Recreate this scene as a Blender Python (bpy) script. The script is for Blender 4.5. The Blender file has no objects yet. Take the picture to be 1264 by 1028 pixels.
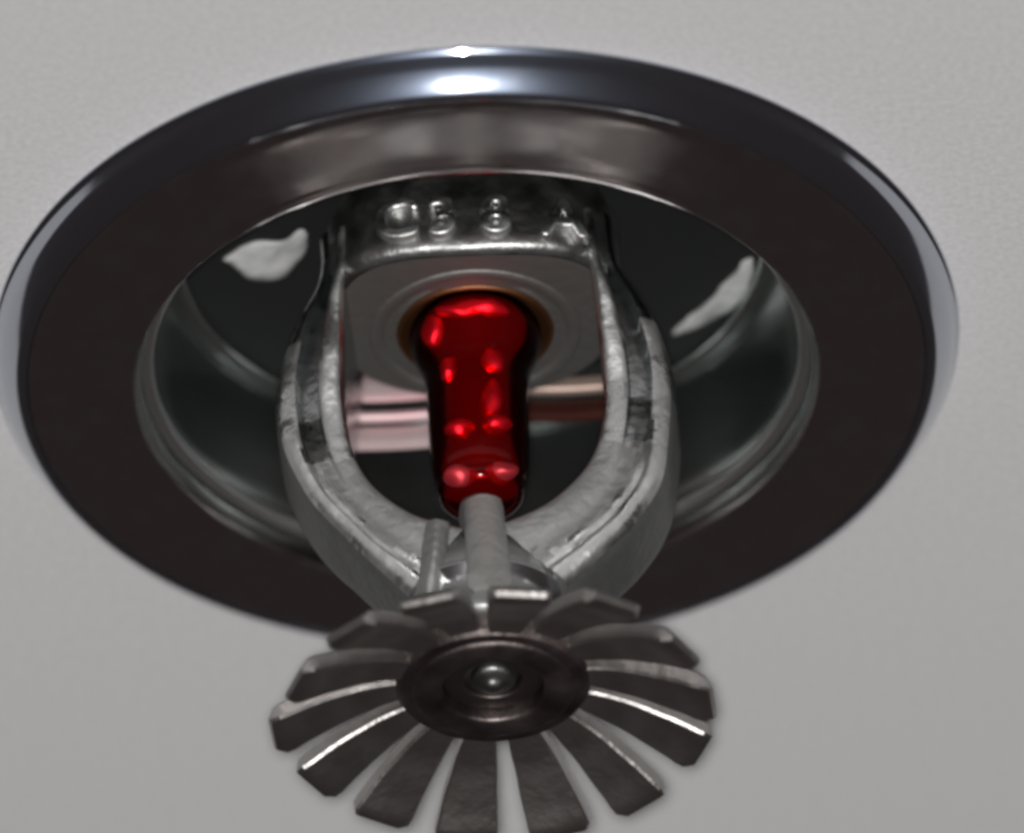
import bpy, bmesh, math, random
from mathutils import Vector, Matrix, noise

random.seed(7)
sc = bpy.context.scene
R = math.radians
U = 0.000068            # metres per working unit (one photo pixel at the sprinkler)
CZ = 2.4                # ceiling height

# ------------------------------------------------------------------ camera
ELEV = R(36.9)
ROLL = R(-2.2)
DIST = 1.6
view = Vector((0, math.cos(ELEV), math.sin(ELEV)))
target = Vector((41 * U, 81 * U, CZ - 52 * U))
cam_d = bpy.data.cameras.new("camera")
cam = bpy.data.objects.new("camera", cam_d)
sc.collection.objects.link(cam)
cam.location = target - view * DIST
q = view.to_track_quat('-Z', 'Y')
cam.rotation_euler = (q.to_matrix() @ Matrix.Rotation(ROLL, 3, 'Z')).to_euler()
cam_d.sensor_width = 36
cam_d.lens = 36 * DIST / (1253 * U)
cam_d.clip_start = 0.01
cam_d.clip_end = 50
cam_d.dof.use_dof = True
cam_d.dof.focus_distance = DIST - 0.016
cam_d.dof.aperture_fstop = 18
sc.camera = cam
sc.render.resolution_x, sc.render.resolution_y = 1024, 832

# ------------------------------------------------------------------ room light
world = bpy.data.worlds.new("World")
sc.world = world
world.use_nodes = True
bg = world.node_tree.nodes["Background"]
bg.inputs[0].default_value = (1.0, 0.82, 0.81, 1)
bg.inputs[1].default_value = 0.030

right = Vector((1, 0, 0))
ld = bpy.data.lights.new("camera_flash", 'AREA')
ld.shape = 'DISK'
ld.size = 0.036
ld.energy = 22.5
ld.color = (1.0, 0.985, 0.97)
lo = bpy.data.objects.new("camera_flash", ld)
sc.collection.objects.link(lo)
lo.location = cam.location - right * 0.006 + Vector((0, -0.002, 0.003))
lo.rotation_euler = (target - lo.location).to_track_quat('-Z', 'Y').to_euler()

sc.view_settings.view_transform = 'Standard'
sc.view_settings.look = 'None'
sc.view_settings.exposure = 0
sc.view_settings.gamma = 1
sc.cycles.filter_width = 3.5
sc.cycles.max_bounces = 12

# ------------------------------------------------------------------ materials
def mat(name, base, metallic=0.0, rough=0.4, bump=0.0, bscale=400.0, rvar=0.0, bdist=0.0004,
        tint=None, tscale=60.0, **kw):
    m = bpy.data.materials.new(name)
    m.use_nodes = True
    nt = m.node_tree
    b = nt.nodes["Principled BSDF"]
    b.inputs["Base Color"].default_value = (*base, 1)
    b.inputs["Metallic"].default_value = metallic
    b.inputs["Roughness"].default_value = rough
    for k, v in kw.items():
        b.inputs[k.replace("_", " ")].default_value = v
    tc = nt.nodes.new("ShaderNodeTexCoord")
    if bump:
        n = nt.nodes.new("ShaderNodeTexNoise")
        n.inputs["Scale"].default_value = bscale
        n.inputs["Detail"].default_value = 5
        nt.links.new(tc.outputs["Object"], n.inputs["Vector"])
        bp = nt.nodes.new("ShaderNodeBump")
        bp.inputs["Strength"].default_value = bump
        bp.inputs["Distance"].default_value = bdist
        nt.links.new(n.outputs["Fac"], bp.inputs["Height"])
        nt.links.new(bp.outputs["Normal"], b.inputs["Normal"])
    if rvar:
        n2 = nt.nodes.new("ShaderNodeTexNoise")
        n2.inputs["Scale"].default_value = bscale * 0.35
        n2.inputs["Detail"].default_value = 4
        nt.links.new(tc.outputs["Object"], n2.inputs["Vector"])
        mr = nt.nodes.new("ShaderNodeMapRange")
        mr.inputs["From Min"].default_value = 0.3
        mr.inputs["From Max"].default_value = 0.7
        mr.inputs["To Min"].default_value = max(0.02, rough - rvar)
        mr.inputs["To Max"].default_value = rough + rvar
        nt.links.new(n2.outputs["Fac"], mr.inputs["Value"])
        nt.links.new(mr.outputs["Result"], b.inputs["Roughness"])
    if tint:
        n3 = nt.nodes.new("ShaderNodeTexNoise")
        n3.inputs["Scale"].default_value = tscale
        n3.inputs["Detail"].default_value = 6
        nt.links.new(tc.outputs["Object"], n3.inputs["Vector"])
        mx = nt.nodes.new("ShaderNodeMix")
        mx.data_type = 'RGBA'
        mx.inputs[6].default_value = (*base, 1)
        mx.inputs[7].default_value = (*tint, 1)
        mr3 = nt.nodes.new("ShaderNodeMapRange")
        mr3.inputs["From Min"].default_value = 0.35
        mr3.inputs["From Max"].default_value = 0.65
        nt.links.new(n3.outputs["Fac"], mr3.inputs["Value"])
        nt.links.new(mr3.outputs["Result"], mx.inputs[0])
        nt.links.new(mx.outputs[2], b.inputs["Base Color"])
    return m

M_CEIL = mat("painted_ceiling", (0.752, 0.738, 0.75), 0, 0.9, bump=0.2, bscale=1800, bdist=0.0002,
             tint=(0.655, 0.655, 0.66), tscale=1800)
M_CHROME = mat("chrome_plate", (0.60, 0.58, 0.58), 1, 0.17, bump=0.03, bscale=900, rvar=0.04, bdist=0.0001,
               tint=(0.56, 0.505, 0.50), tscale=420)
M_RIM = mat("polished_rim", (0.53, 0.555, 0.60), 1, 0.065, bump=0.03, bscale=900, rvar=0.03, bdist=0.0001)
_nt = M_RIM.node_tree
_b1 = _nt.nodes["Principled BSDF"]
_b2 = _nt.nodes.new("ShaderNodeBsdfPrincipled")
_b2.inputs["Base Color"].default_value = (0.42, 0.50, 0.66, 1)
_b2.inputs["Metallic"].default_value = 1
_b2.inputs["Roughness"].default_value = 0.29
_mx = _nt.nodes.new("ShaderNodeMixShader")
_mx.inputs[0].default_value = 0.10
_nt.links.new(_b1.outputs[0], _mx.inputs[1])
_nt.links.new(_b2.outputs[0], _mx.inputs[2])
_nt.links.new(_mx.outputs[0], _nt.nodes["Material Output"].inputs["Surface"])
M_CUP = mat("chrome_cup", (0.58, 0.62, 0.61), 1, 0.21, bump=0.05, bscale=120, rvar=0.03, bdist=0.0006)
M_CAST = mat("rough_cast_chrome", (0.64, 0.65, 0.645), 1, 0.37, bump=0.5, bscale=800, rvar=0.2, bdist=0.0003)
M_BODY = mat("cast_body", (0.24, 0.24, 0.235), 1, 0.42, bump=0.35, bscale=1100, rvar=0.1, bdist=0.0003)
M_DEFL = mat("stamped_chrome", (0.42, 0.405, 0.395), 1, 0.43, bump=0.35, bscale=900, rvar=0.03, bdist=0.0003,
             tint=(0.37, 0.35, 0.335), tscale=350)
M_SEAT = mat("dull_seat", (0.22, 0.21, 0.20), 0.85, 0.62, bump=0.3, bscale=900)
M_ARM = mat("frame_chrome", (0.42, 0.44, 0.44), 1, 0.22, bump=0.3, bscale=1500, rvar=0.06, bdist=0.0003)
M_BRASS = mat("orifice_brass", (0.26, 0.115, 0.05), 1, 0.5, bump=0.2, bscale=900, bdist=0.0002)
M_BAR = mat("pink_reflection", (0.80, 0.66, 0.66), 0.35, 0.45, bump=0.15, bscale=700, bdist=0.0003,
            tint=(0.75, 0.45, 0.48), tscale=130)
M_VOID = mat("black_void", (0.006, 0.007, 0.007), 0, 0.7, bump=0.4, bscale=300)
M_WORN = mat("worn_chrome", (0.27, 0.255, 0.25), 1, 0.42, bump=0.3, bscale=900, rvar=0.1)
M_HUB = mat("tarnished_hub", (0.12, 0.10, 0.096), 1, 0.46, bump=0.4, bscale=700, rvar=0.1, tint=(0.20, 0.17, 0.165), tscale=250)
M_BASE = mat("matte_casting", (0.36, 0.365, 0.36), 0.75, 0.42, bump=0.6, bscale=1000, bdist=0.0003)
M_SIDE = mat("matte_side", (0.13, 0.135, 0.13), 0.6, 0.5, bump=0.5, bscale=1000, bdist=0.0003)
M_POST = mat("pale_screw", (0.36, 0.36, 0.35), 0.35, 0.5, bump=0.7, bscale=900, bdist=0.0003)
M_DARK = mat("dark_steel", (0.13, 0.11, 0.105), 1, 0.5, bump=0.2, bscale=900)
M_CORE = mat("red_liquid", (0.12, 0.0025, 0.005), 0.35, 0.30, bump=0.12, bscale=500, bdist=0.0003)
M_COLLAR = mat("dark_red_collar", (0.06, 0.003, 0.003), 0.8, 0.5, bump=0.2, bscale=500)
M_GLINT = mat("red_glint", (0.88, 0.010, 0.02), 0.92, 0.42)

def glass_mat():
    m = bpy.data.materials.new("red_glass")
    m.use_nodes = True
    nt = m.node_tree
    nt.nodes.remove(nt.nodes["Principled BSDF"])
    out = nt.nodes["Material Output"]
    tr = nt.nodes.new("ShaderNodeBsdfTransparent")
    tr.inputs[0].default_value = (0.95, 0.28, 0.27, 1)
    gl = nt.nodes.new("ShaderNodeBsdfGlossy")
    gl.inputs["Roughness"].default_value = 0.10
    fr = nt.nodes.new("ShaderNodeFresnel")
    fr.inputs["IOR"].default_value = 1.28
    mx = nt.nodes.new("ShaderNodeMixShader")
    nt.links.new(fr.outputs[0], mx.inputs[0])
    nt.links.new(tr.outputs[0], mx.inputs[1])
    nt.links.new(gl.outputs[0], mx.inputs[2])
    nt.links.new(mx.outputs[0], out.inputs["Surface"])
    return m
M_GLASS = glass_mat()

# ------------------------------------------------------------------ helpers
def link(name, bm, m, parent=None, smooth=True, angle=40, loc=None):
    me = bpy.data.meshes.new(name)
    bmesh.ops.recalc_face_normals(bm, faces=bm.faces)
    bm.to_mesh(me)
    bm.free()
    me.materials.append(m)
    if smooth:
        me.shade_smooth()
        if angle:
            me.set_sharp_from_angle(angle=R(angle))
    o = bpy.data.objects.new(name, me)
    sc.collection.objects.link(o)
    if parent is not None:
        o.parent = parent
    if loc is not None:
        o.location = loc
    return o

def catmull(pts, n=6):
    out = []
    P = [tuple(2 * a - b for a, b in zip(pts[0], pts[1]))] + list(pts) + \
        [tuple(2 * a - b for a, b in zip(pts[-1], pts[-2]))]
    for i in range(1, len(P) - 2):
        for k in range(n):
            t = k / n
            out.append(tuple(0.5 * (2 * P[i][j] + (P[i + 1][j] - P[i - 1][j]) * t
                       + (2 * P[i - 1][j] - 5 * P[i][j] + 4 * P[i + 1][j] - P[i + 2][j]) * t * t
                       + (3 * P[i][j] - P[i - 1][j] - 3 * P[i + 1][j] + P[i + 2][j]) * t ** 3)
                       for j in range(len(pts[0]))))
    out.append(tuple(pts[-1]))
    return out

def lathe(pts, seg=192, bm=None, center=(0, 0), closed=False):
    """pts = [(r, z)] in working units, revolved about the vertical axis"""
    bm = bm or bmesh.new()
    rings = []
    for r, z in pts:
        if r < 0.01:
            rings.append([bm.verts.new((center[0] * U, center[1] * U, z * U))])
        else:
            rings.append([bm.verts.new(((center[0] + r * math.cos(2 * math.pi * k / seg)) * U,
                                        (center[1] + r * math.sin(2 * math.pi * k / seg)) * U, z * U))
                          for k in range(seg)])
    pairs = list(zip(rings, rings[1:]))
    if closed:
        pairs.append((rings[-1], rings[0]))
    for a, b in pairs:
        for k in range(seg):
            k2 = (k + 1) % seg
            if len(a) == 1 and len(b) == 1:
                continue
            if len(a) == 1:
                bm.faces.new((a[0], b[k], b[k2]))
            elif len(b) == 1:
                bm.faces.new((a[k], b[0], a[k2]))
            else:
                bm.faces.new((a[k], b[k], b[k2], a[k2]))
    return bm

def squarish(pts, p, sx=1.0, sy=1.0, seg=128):
    """like lathe(), but every ring is square-cornered at the front and rounded at the back"""
    bm = bmesh.new()
    rings = []
    for r, z in pts:
        ring = []
        for k in range(seg):
            a = 2 * math.pi * k / seg
            c, s_ = math.cos(a), math.sin(a)
            p2 = p if s_ < 0 else 2.0
            ring.append(bm.verts.new((r * sx * math.copysign(abs(c) ** (2 / p2), c) * U,
                                      r * (sy * math.copysign(abs(s_) ** (2 / p), s_) if s_ < 0 else 0.78 * s_) * U, z * U)))
        rings.append(ring)
    for a, b in zip(rings, rings[1:]):
        for k in range(seg):
            k2 = (k + 1) % seg
            bm.faces.new((a[k], b[k], b[k2], a[k2]))
    return bm

def loft(rings, bm=None, cap=True):
    bm = bm or bmesh.new()
    vs = [[bm.verts.new(p) for p in r] for r in rings]
    n = len(vs[0])
    for a, b in zip(vs, vs[1:]):
        for k in range(n):
            bm.faces.new((a[k], a[(k + 1) % n], b[(k + 1) % n], b[k]))
    if cap:
        bm.faces.new(vs[0])
        bm.faces.new(vs[-1])
    return bm

def rough_up(bm, amp, scale):
    for v in bm.verts:
        p = v.co / U
        d = noise.noise_vector(p * scale)
        v.co += d * amp * U

# ------------------------------------------------------------------ ceiling with the pipe hole
bm = bmesh.new()
seg = 96
half = 3.0
inner = [bm.verts.new((470 * U * math.cos(2 * math.pi * k / seg), 470 * U * math.sin(2 * math.pi * k / seg), CZ)) for k in range(seg)]
prev = inner
for rr in (0.06, 0.15, 0.6):
    ring = [bm.verts.new((rr * math.cos(2 * math.pi * k / seg), rr * math.sin(2 * math.pi * k / seg), CZ)) for k in range(seg)]
    for k in range(seg):
        bm.faces.new((prev[k], prev[(k + 1) % seg], ring[(k + 1) % seg], ring[k]))
    prev = ring
ring = []
for k in range(seg):
    c, s = math.cos(2 * math.pi * k / seg), math.sin(2 * math.pi * k / seg)
    f = half / max(abs(c), abs(s))
    ring.append(bm.verts.new((c * f, s * f, CZ)))
for k in range(seg):
    bm.faces.new((prev[k], prev[(k + 1) % seg], ring[(k + 1) % seg], ring[k]))
ceil = link("ceiling", bm, M_CEIL, smooth=False)
for p in ceil.data.polygons:
    if p.normal.z > 0:
        p.flip()
ceil["kind"] = "structure"
ceil["label"] = "plain off-white painted ceiling around the sprinkler"

# ------------------------------------------------------------------ the sprinkler
root = bpy.data.objects.new("fire_sprinkler", None)
sc.collection.objects.link(root)
root.location = (0, 0, CZ)
root.empty_display_size = 0.02
root["label"] = "chrome pendent fire sprinkler with red glass bulb and toothed deflector under pale ceiling"
root["category"] = "fire sprinkler"

# --- escutcheon: flat flange, bevelled rim, rolled lip, recessed cup
prof = [(551, -44), (547, -50), (538, -53.5), (520, -55), (490, -56), (460, -57.5), (438, -60)]
flange = link("escutcheon_flange", lathe(catmull(prof, 4), 256), M_CHROME, root, angle=0)
# rim: its slope turns from a small rolled edge to a long bevel
prof = [(586, 3), (591, 0)]
keys = [(0, 26), (4, 44), (9, 26), (20, 26), (26, 32), (53, 40), (59, 56), (64, 85)]
x, z = 591.5, -3.0
for k in range(65):
    for (s0, b0), (s1, b1) in zip(keys, keys[1:]):
        if s0 <= k <= s1:
            b = R(b0 + (b1 - b0) * (k - s0) / (s1 - s0))
            break
    prof.append((x, z))
    x -= math.sin(b)
    z -= math.cos(b)
prof += [(x - 2, z + 1), (x - 4, z + 5), (x - 5, z + 12)]
rim = link("rim", lathe(prof, 256), M_RIM, flange, angle=0)
prof = [(438.5, -59.8), (428, -61.5), (420, -61), (415.5, -56), (414, -49), (414, -40)]
lip = link("lip", lathe(catmull(prof, 5), 256), M_CHROME, flange, angle=0)
prof = [(414, -41), (411, -33), (406, -27), (404, -10), (399, 0), (392, 40), (383, 90), (376, 130), (374, 146)]
cup = link("recess_cup", lathe(catmull(prof, 5), 256), M_CUP, root, angle=0)

prof = [(374, 145), (366, 142), (358, 146), (356, 154), (360, 160)]
link("top_bead", lathe(catmull(prof, 5), 256), M_CUP, cup, angle=0)
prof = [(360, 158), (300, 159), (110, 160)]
link("void_plate", lathe(prof, 128), M_VOID, cup, angle=0)  # near-black sheet standing for the unlit void above the cup

M_RING = mat("satin_ring", (0.85, 0.86, 0.85), 1, 0.36, bump=0.1, bscale=400)
for rr, zz, mr in ((403, -20, 9),):
    prof = [(rr + mr * math.cos(t * math.pi / 10 ), zz + mr * math.sin(t * math.pi / 10)) for t in range(20)]
    link("cup_bead", lathe(prof, 256, closed=True), M_RING, cup, angle=0)
# pale raised patches: chrome reflections in the cup, put into colour
M_REFLECT = mat("reflection_patch", (0.58, 0.585, 0.58), 0, 0.6, bump=0.5, bscale=500, tint=(0.24, 0.25, 0.25), tscale=170)
def add_reflection(poly):
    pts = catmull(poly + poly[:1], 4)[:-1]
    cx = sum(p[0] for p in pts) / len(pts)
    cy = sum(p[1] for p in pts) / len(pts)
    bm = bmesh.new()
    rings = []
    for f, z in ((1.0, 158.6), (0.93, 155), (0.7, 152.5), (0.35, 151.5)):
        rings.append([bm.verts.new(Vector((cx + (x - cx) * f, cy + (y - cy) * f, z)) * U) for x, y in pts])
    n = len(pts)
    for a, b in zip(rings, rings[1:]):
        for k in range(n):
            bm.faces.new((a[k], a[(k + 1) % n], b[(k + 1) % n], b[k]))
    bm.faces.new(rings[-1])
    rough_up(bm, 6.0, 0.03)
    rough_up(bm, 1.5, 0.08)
    return link("reflection_patch", bm, M_REFLECT, cup, angle=0)
add_reflection([(-308, 15), (-277, -8), (-231, -21), (-205, -36), (-202, -3), (-218, 37), (-249, 65), (-274, 55), (-293, 32)])
add_reflection([(346, 56), (330, 65), (308, 106), (292, 140), (260, 173), (241, 206), (260, 199), (297, 175), (324, 142), (342, 100)])

# bars added at the back of the cup to stand for reflected streaks
def bar_mesh(x0, x1, y, z, h, t, tilt, bend=0):
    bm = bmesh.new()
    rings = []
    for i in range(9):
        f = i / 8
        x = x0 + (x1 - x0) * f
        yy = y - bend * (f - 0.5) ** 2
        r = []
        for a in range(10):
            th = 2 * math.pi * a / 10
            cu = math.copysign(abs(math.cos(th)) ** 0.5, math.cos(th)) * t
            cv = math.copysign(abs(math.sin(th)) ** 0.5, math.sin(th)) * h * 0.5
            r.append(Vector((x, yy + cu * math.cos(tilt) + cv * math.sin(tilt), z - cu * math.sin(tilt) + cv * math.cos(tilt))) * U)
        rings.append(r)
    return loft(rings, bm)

link("reflection_bar", bar_mesh(-185, -40, 205, 92, 50, 7, R(20), 20), M_BAR, cup)
link("reflection_bar", bar_mesh(-185, -40, 212, 52, 13, 6, R(20), 20), M_BAR, cup)
link("reflection_bar", bar_mesh(-185, -40, 205, 14, 40, 7, R(20), 20), M_BAR, cup)
link("reflection_bar", bar_mesh(50, 175, 205, 84, 22, 7, R(10), 20), mat("tan_reflection", (0.42, 0.31, 0.26), 0.5, 0.5, bump=0.4, bscale=300), cup)
link("reflection_bar", bar_mesh(50, 175, 205, 46, 34, 7, R(14), 20), mat("bulb_reflection", (0.08, 0.022, 0.016), 0.6, 0.5, bump=0.3, bscale=500), cup)  # dark red-brown bar imitates the bulb's reflection

# --- body boss in the cup with orifice rings
prof = [(120, 152), (150, 150), (176, 140), (180, 126), (180, 40), (178, 26), (171, 19), (150, 17.5), (130, 17.5), (110, 17.5)]
body = link("body", squarish(prof, 3.4, 1.0, 0.94), M_BODY, root, angle=50)
prof = [(166, 15.8), (150, 15.2), (120, 15.2), (98, 16)]
link("yoke_face", squarish(prof, 3.4, 1.0, 0.94), M_SEAT, body, angle=0)
prof = [(130, 15), (128, 12.5), (123, 11.5), (116, 12.5), (112, 15), (110, 19), (102, 20), (100, 18), (96, 18)]
link("orifice_ring", lathe(catmull(prof, 3), 128), M_SEAT, body, angle=0)
prof = [(97, 20), (95, 15), (91, 14), (87, 18), (74, 30), (66, 44), (40, 52), (0, 53)]
link("bulb_seat", lathe(catmull(prof, 3), 96), M_BRASS, body, angle=0)

# cast lettering standing proud of the near wall of the body
def letter(ch, az, z, size):
    cu = bpy.data.curves.new("letter", 'FONT')
    cu.body = ch
    cu.size = size * U
    cu.extrude = 6 * U
    cu.bevel_depth = 3 * U
    cu.bevel_resolution = 2
    cu.align_x = 'CENTER'
    cu.align_y = 'CENTER'
    cu.resolution_u = 4
    tmp = bpy.data.objects.new("letter", cu)
    me = bpy.data.meshes.new_from_object(tmp)
    bpy.data.objects.remove(tmp)
    bpy.data.curves.remove(cu)
    for v in me.vertices:
        v.co += noise.noise_vector(v.co / U * 0.06) * 1.0 * U
    me.materials.clear()
    me.materials.append(M_CAST)
    o = bpy.data.objects.new("letter", me)
    sc.collection.objects.link(o)
    o.parent = body
    # on the nearly flat front of the yoke
    y = -0.94 * 180 * (1 - (abs(az) / 180) ** 3.4) ** (1 / 3.4) - 4
    o.location = Vector((az, y, z)) * U
    o.rotation_euler = (R(90), 0, R(az * 0.09))
    return o
letter("C", -90, 60, 78)
letter("3", -34, 59, 76)
letter("8", 30, 59, 76)
letter("A", 112, 58, 80)

# --- frame arms
def arm_mesh(s):
    wide = {-222: 236, -277: 224, -330: 194, -378: 150, -420: 108} if s > 0 else {-277: 199, -330: 160, -378: 124}
    # outer x, outer z, inner x, inner z, half depth, groove
    st = [(180, 90, 142, 90, 138, 0.1), (181, 50, 146, 50, 138, 0.1), (188, 15, 149, 15, 136, 0.2), (208, -20, 152, -20, 130, 0.25),
          (229, -60, 154, -60, 118, 0.28), (242, -110, 156, -110, 102, 0.3), (242, -165, 155, -160, 86, 0.3),
          (227, -222, 148, -205, 74, 0.25), (194, -277, 132, -240, 68, 0.2), (150, -330, 106, -272, 66, 0.12),
          (116, -378, 70, -300, 66, 0.0), (92, -420, 15, -320, 64, 0.0)]
    st = [(wide.get(o[1], o[0]),) + o[1:] for o in st]
    st = catmull(st, 10)
    rings = []
    for o, oz, n, nz, d, g in st:
        k = min(max((-nz - 150) / 90, 0), 1)          # towards the foot the groove gives way to one crest
        gd = 0.16 * (1 - k)
        cr = 0.10 * k
        sec = [(0, 0), (0, -.24), (0, -.48), (0, -.70), (.02, -.90), (.06, -.98), (.12, -1), (.20, -1), (.30, -.99), (.35, -.97), (.39, -1 + gd + .05), (.45, -1 + gd + .06),
               (.56, -1 + gd + .08 - .04 * k), (.66, -1 + gd + .11 - .09 * k), (.70, -.93 - .02 * k), (.76, -.92 - cr), (.84, -.89 - cr), (.90, -.86 - cr * .8),
               (.95, -.80), (.985, -.64), (1, -.45), (1, -.22), (1, 0)]
        sec = sec + [(u, -v) for u, v in reversed(sec[1:-1])]
        r = []
        for u, v in sec:
            r.append(Vector((s * (n + (o - n) * u), v * d, nz + (oz - nz) * u)) * U)
        rings.append(r)
    bm = loft(rings)
    n = len(sec)
    for f_i, f in enumerate(bm.faces):
        if f_i >= n * (len(rings) - 1):
            continue
        kk, row = f_i % n, f_i // n
        u = 0.5 * (sec[kk][0] + sec[(kk + 1) % n][0])
        z = 0.5 * (rings[row][0].z + rings[row + 1][0].z) / U
        wob = 0.08 * noise.noise(Vector((z * 0.03, s * 7.0, kk * 0.4)))
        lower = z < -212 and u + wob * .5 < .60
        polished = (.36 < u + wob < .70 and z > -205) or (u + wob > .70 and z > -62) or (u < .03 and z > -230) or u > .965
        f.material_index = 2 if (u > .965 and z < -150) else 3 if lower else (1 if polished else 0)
    bmesh.ops.subdivide_edges(bm, edges=bm.edges, cuts=1, use_grid_fill=True)
    rough_up(bm, 1.4, 0.018)
    return bm

FR = Matrix.Rotation(R(-3), 4, 'Z')
for s in (-1, 1):
    a = link("frame_arm", arm_mesh(s), M_CAST, root, angle=55)
    a.data.materials.append(M_ARM)
    a.data.materials.append(M_SIDE)
    a.data.materials.append(M_BASE)
    a.matrix_local = FR

# --- lower boss joining the arms, with the compression screw and ribs
prof = [(0, -243), (20, -245), (27, -252), (28, -290), (40, -318), (66, -345), (86, -375), (88, -410), (94, -430), (104, -455), (110, -480), (60, -481)]
bm = lathe(catmull(prof, 3), 96)
rough_up(bm, 2.5, 0.06)
boss = link("frame_boss", bm, M_BASE, root, angle=0)
def rib(az, r0, r1, z0, z1, w0, w1):
    a = R(az) - math.pi / 2
    rings = []
    for i in range(11):
        f = i / 10
        rr = r0 + (r1 - r0) * f
        w = w0 + (w1 - w0) * f
        c = Vector((rr * math.cos(a), rr * math.sin(a), z0 + (z1 - z0) * f))
        rings.append([(c + Vector((math.cos(2 * math.pi * k / 14) * w, math.sin(2 * math.pi * k / 14) * w, 0))) * U for k in range(14)])
    bm = loft(rings)
    rough_up(bm, 2.5, 0.07)
    return bm
link("rib", rib(3, 38, 122, -275, -448, 24, 28), M_POST, boss)
link("rib", rib(-42, 80, 100, -318, -440, 15, 18), M_BASE, boss)
prof = [(80, -394), (96, -395), (101, -400), (99, -405), (90, -417), (84, -420)]
link("collar", lathe(catmull(prof, 4), 128), mat("bright_collar", (0.75, 0.76, 0.78), 1, 0.22, bump=0.05), boss, angle=0)

# --- red glass bulb
prof = [(0, 46), (30, 44), (60, 38), (78, 22), (81, 4), (76, -16), (67, -40), (63, -62), (62, -95), (61, -150), (60, -190), (57, -208), (53, -218),
        (54, -226), (49, -238), (32, -247), (0, -249)]
bulb = link("glass_bulb", lathe(catmull(prof, 4), 96), M_GLASS, root, angle=0)
prof = [(0, 40), (26, 38), (54, 34), (74, 20), (77, 3), (72, -16), (63, -40), (59, -62), (58, -95), (53, -150), (52, -190), (49, -206), (45, -218),
        (46, -226), (41, -236), (24, -242), (0, -243)]
link("bulb_liquid", lathe(catmull(prof, 4), 96), M_CORE, bulb, angle=0)
def blob(x, z, rx, rz, rc, ry=15):
    bm = bmesh.new()
    bmesh.ops.create_uvsphere(bm, u_segments=20, v_segments=12, radius=1)
    y = -math.sqrt(max(rc ** 2 - x * x, 60)) + 5
    for v in bm.verts:
        v.co = Vector((x + v.co.x * rx, y + v.co.y * ry, z + v.co.z * rz)) * U
    rough_up(bm, 5.0, 0.05)
    return bm
for (x, z, rx, rz, rc) in [(-2, 0, 46, 14, 73), (-48, -14, 17, 22, 72), (-31, -74, 15, 20, 57), (18, -66, 18, 21, 57), (17, -126, 15, 32, 56),
                       (-22, -166, 19, 13, 56), (20, -160, 21, 14, 56)]:
    link("glint_blob", blob(x, z, rx, rz, rc), M_GLINT, bulb, angle=0)  # bright red blobs added as the glints inside the bulb
for _m in (M_GLINT, M_CORE):
    _m.node_tree.nodes["Principled BSDF"].inputs["Specular Tint"].default_value = (1, 0.08, 0.09, 1)
M_TIP = mat("pale_red_tip", (0.50, 0.03, 0.04), 0.6, 0.42)
for (x, z, rx, rz) in [(26, -226, 22, 12), (-24, -230, 22, 12)]:
    link("bulb_tip", blob(x, z, rx, rz, 50), M_TIP, bulb, angle=0)

# --- deflector
prof = [(0, -501), (60, -502), (112, -502.5), (118, -509), (118, -527), (112, -533), (104, -534), (102, -534)]
prof2 = [(66, -534), (63, -532), (62, -516), (58, -513), (0, -513)]
defl = link("deflector", lathe(prof + [(90, -534)] + prof2, 112), M_HUB, root, angle=35)
defl.location = Vector((6, 0, 20)) * U
defl.rotation_euler = (R(1.2), 0, 0)
prof = [(100, -530), (98, -535), (92, -538), (74, -538.5), (66, -537), (63, -534), (62, -528)]
link("hub_ring", lathe(catmull(prof, 4), 112), M_HUB, defl, angle=0)
prof = [(0, -536), (5, -535.5), (10, -533), (14, -529), (24, -525), (28, -520), (28, -512)]
link("screw_end", lathe(catmull(prof, 4), 48), M_BODY, defl, angle=0)
prof = [(60, -513), (60, -519), (54, -522), (40, -522), (36, -519), (36, -512)]
link("washer", lathe(catmull(prof, 3), 64), M_DARK, defl, angle=0)

def tine_mesh(rnd):
    rings = []
    n = 16
    r0, r1 = 106, 262
    for i in range(n + 1):
        f = i / n
        r = r0 + (r1 - r0) * f
        w = 18 + (40 - 18) * min(1, f * 1.02) ** 0.9
        if f > 0.9:
            w *= math.sqrt(max(0.0, 1 - ((f - 0.9) / 0.118) ** 2)) * 0.45 + 0.55
        zb = -517.5 - 60 * f ** 1.5 * rnd
        sl = -60 * 1.5 * max(f, 0.001) ** 0.5 * rnd / (r1 - r0)
        nr = Vector((-sl, 0, 1)).normalized()
        c = Vector((r, 0, zb))
        t = 11 if f < 0.90 else 11 - 8 * ((f - 0.90) / 0.10) ** 1.6
        b = 3.0
        sec = [(-w, -t + b), (-w + b, -t), (w - b, -t), (w, -t + b), (w, t - b), (w - b, t), (-w + b, t), (-w, t - b)]
        rings.append([(c + Vector((0, u, 0)) + nr * v) * U for u, v in sec])
    return loft(rings)
meshes = []
for k in range(14):
    az = -4 + (k + 0.5) * 360 / 14
    bm = tine_mesh(1 + random.uniform(-0.12, 0.12))
    rough_up(bm, 1.0, 0.03)
    t = link("tine", bm, M_DEFL, defl, angle=35)
    t.rotation_euler = (0, random.uniform(-.015, .015), R(90 + az) + random.uniform(-.012, .012))
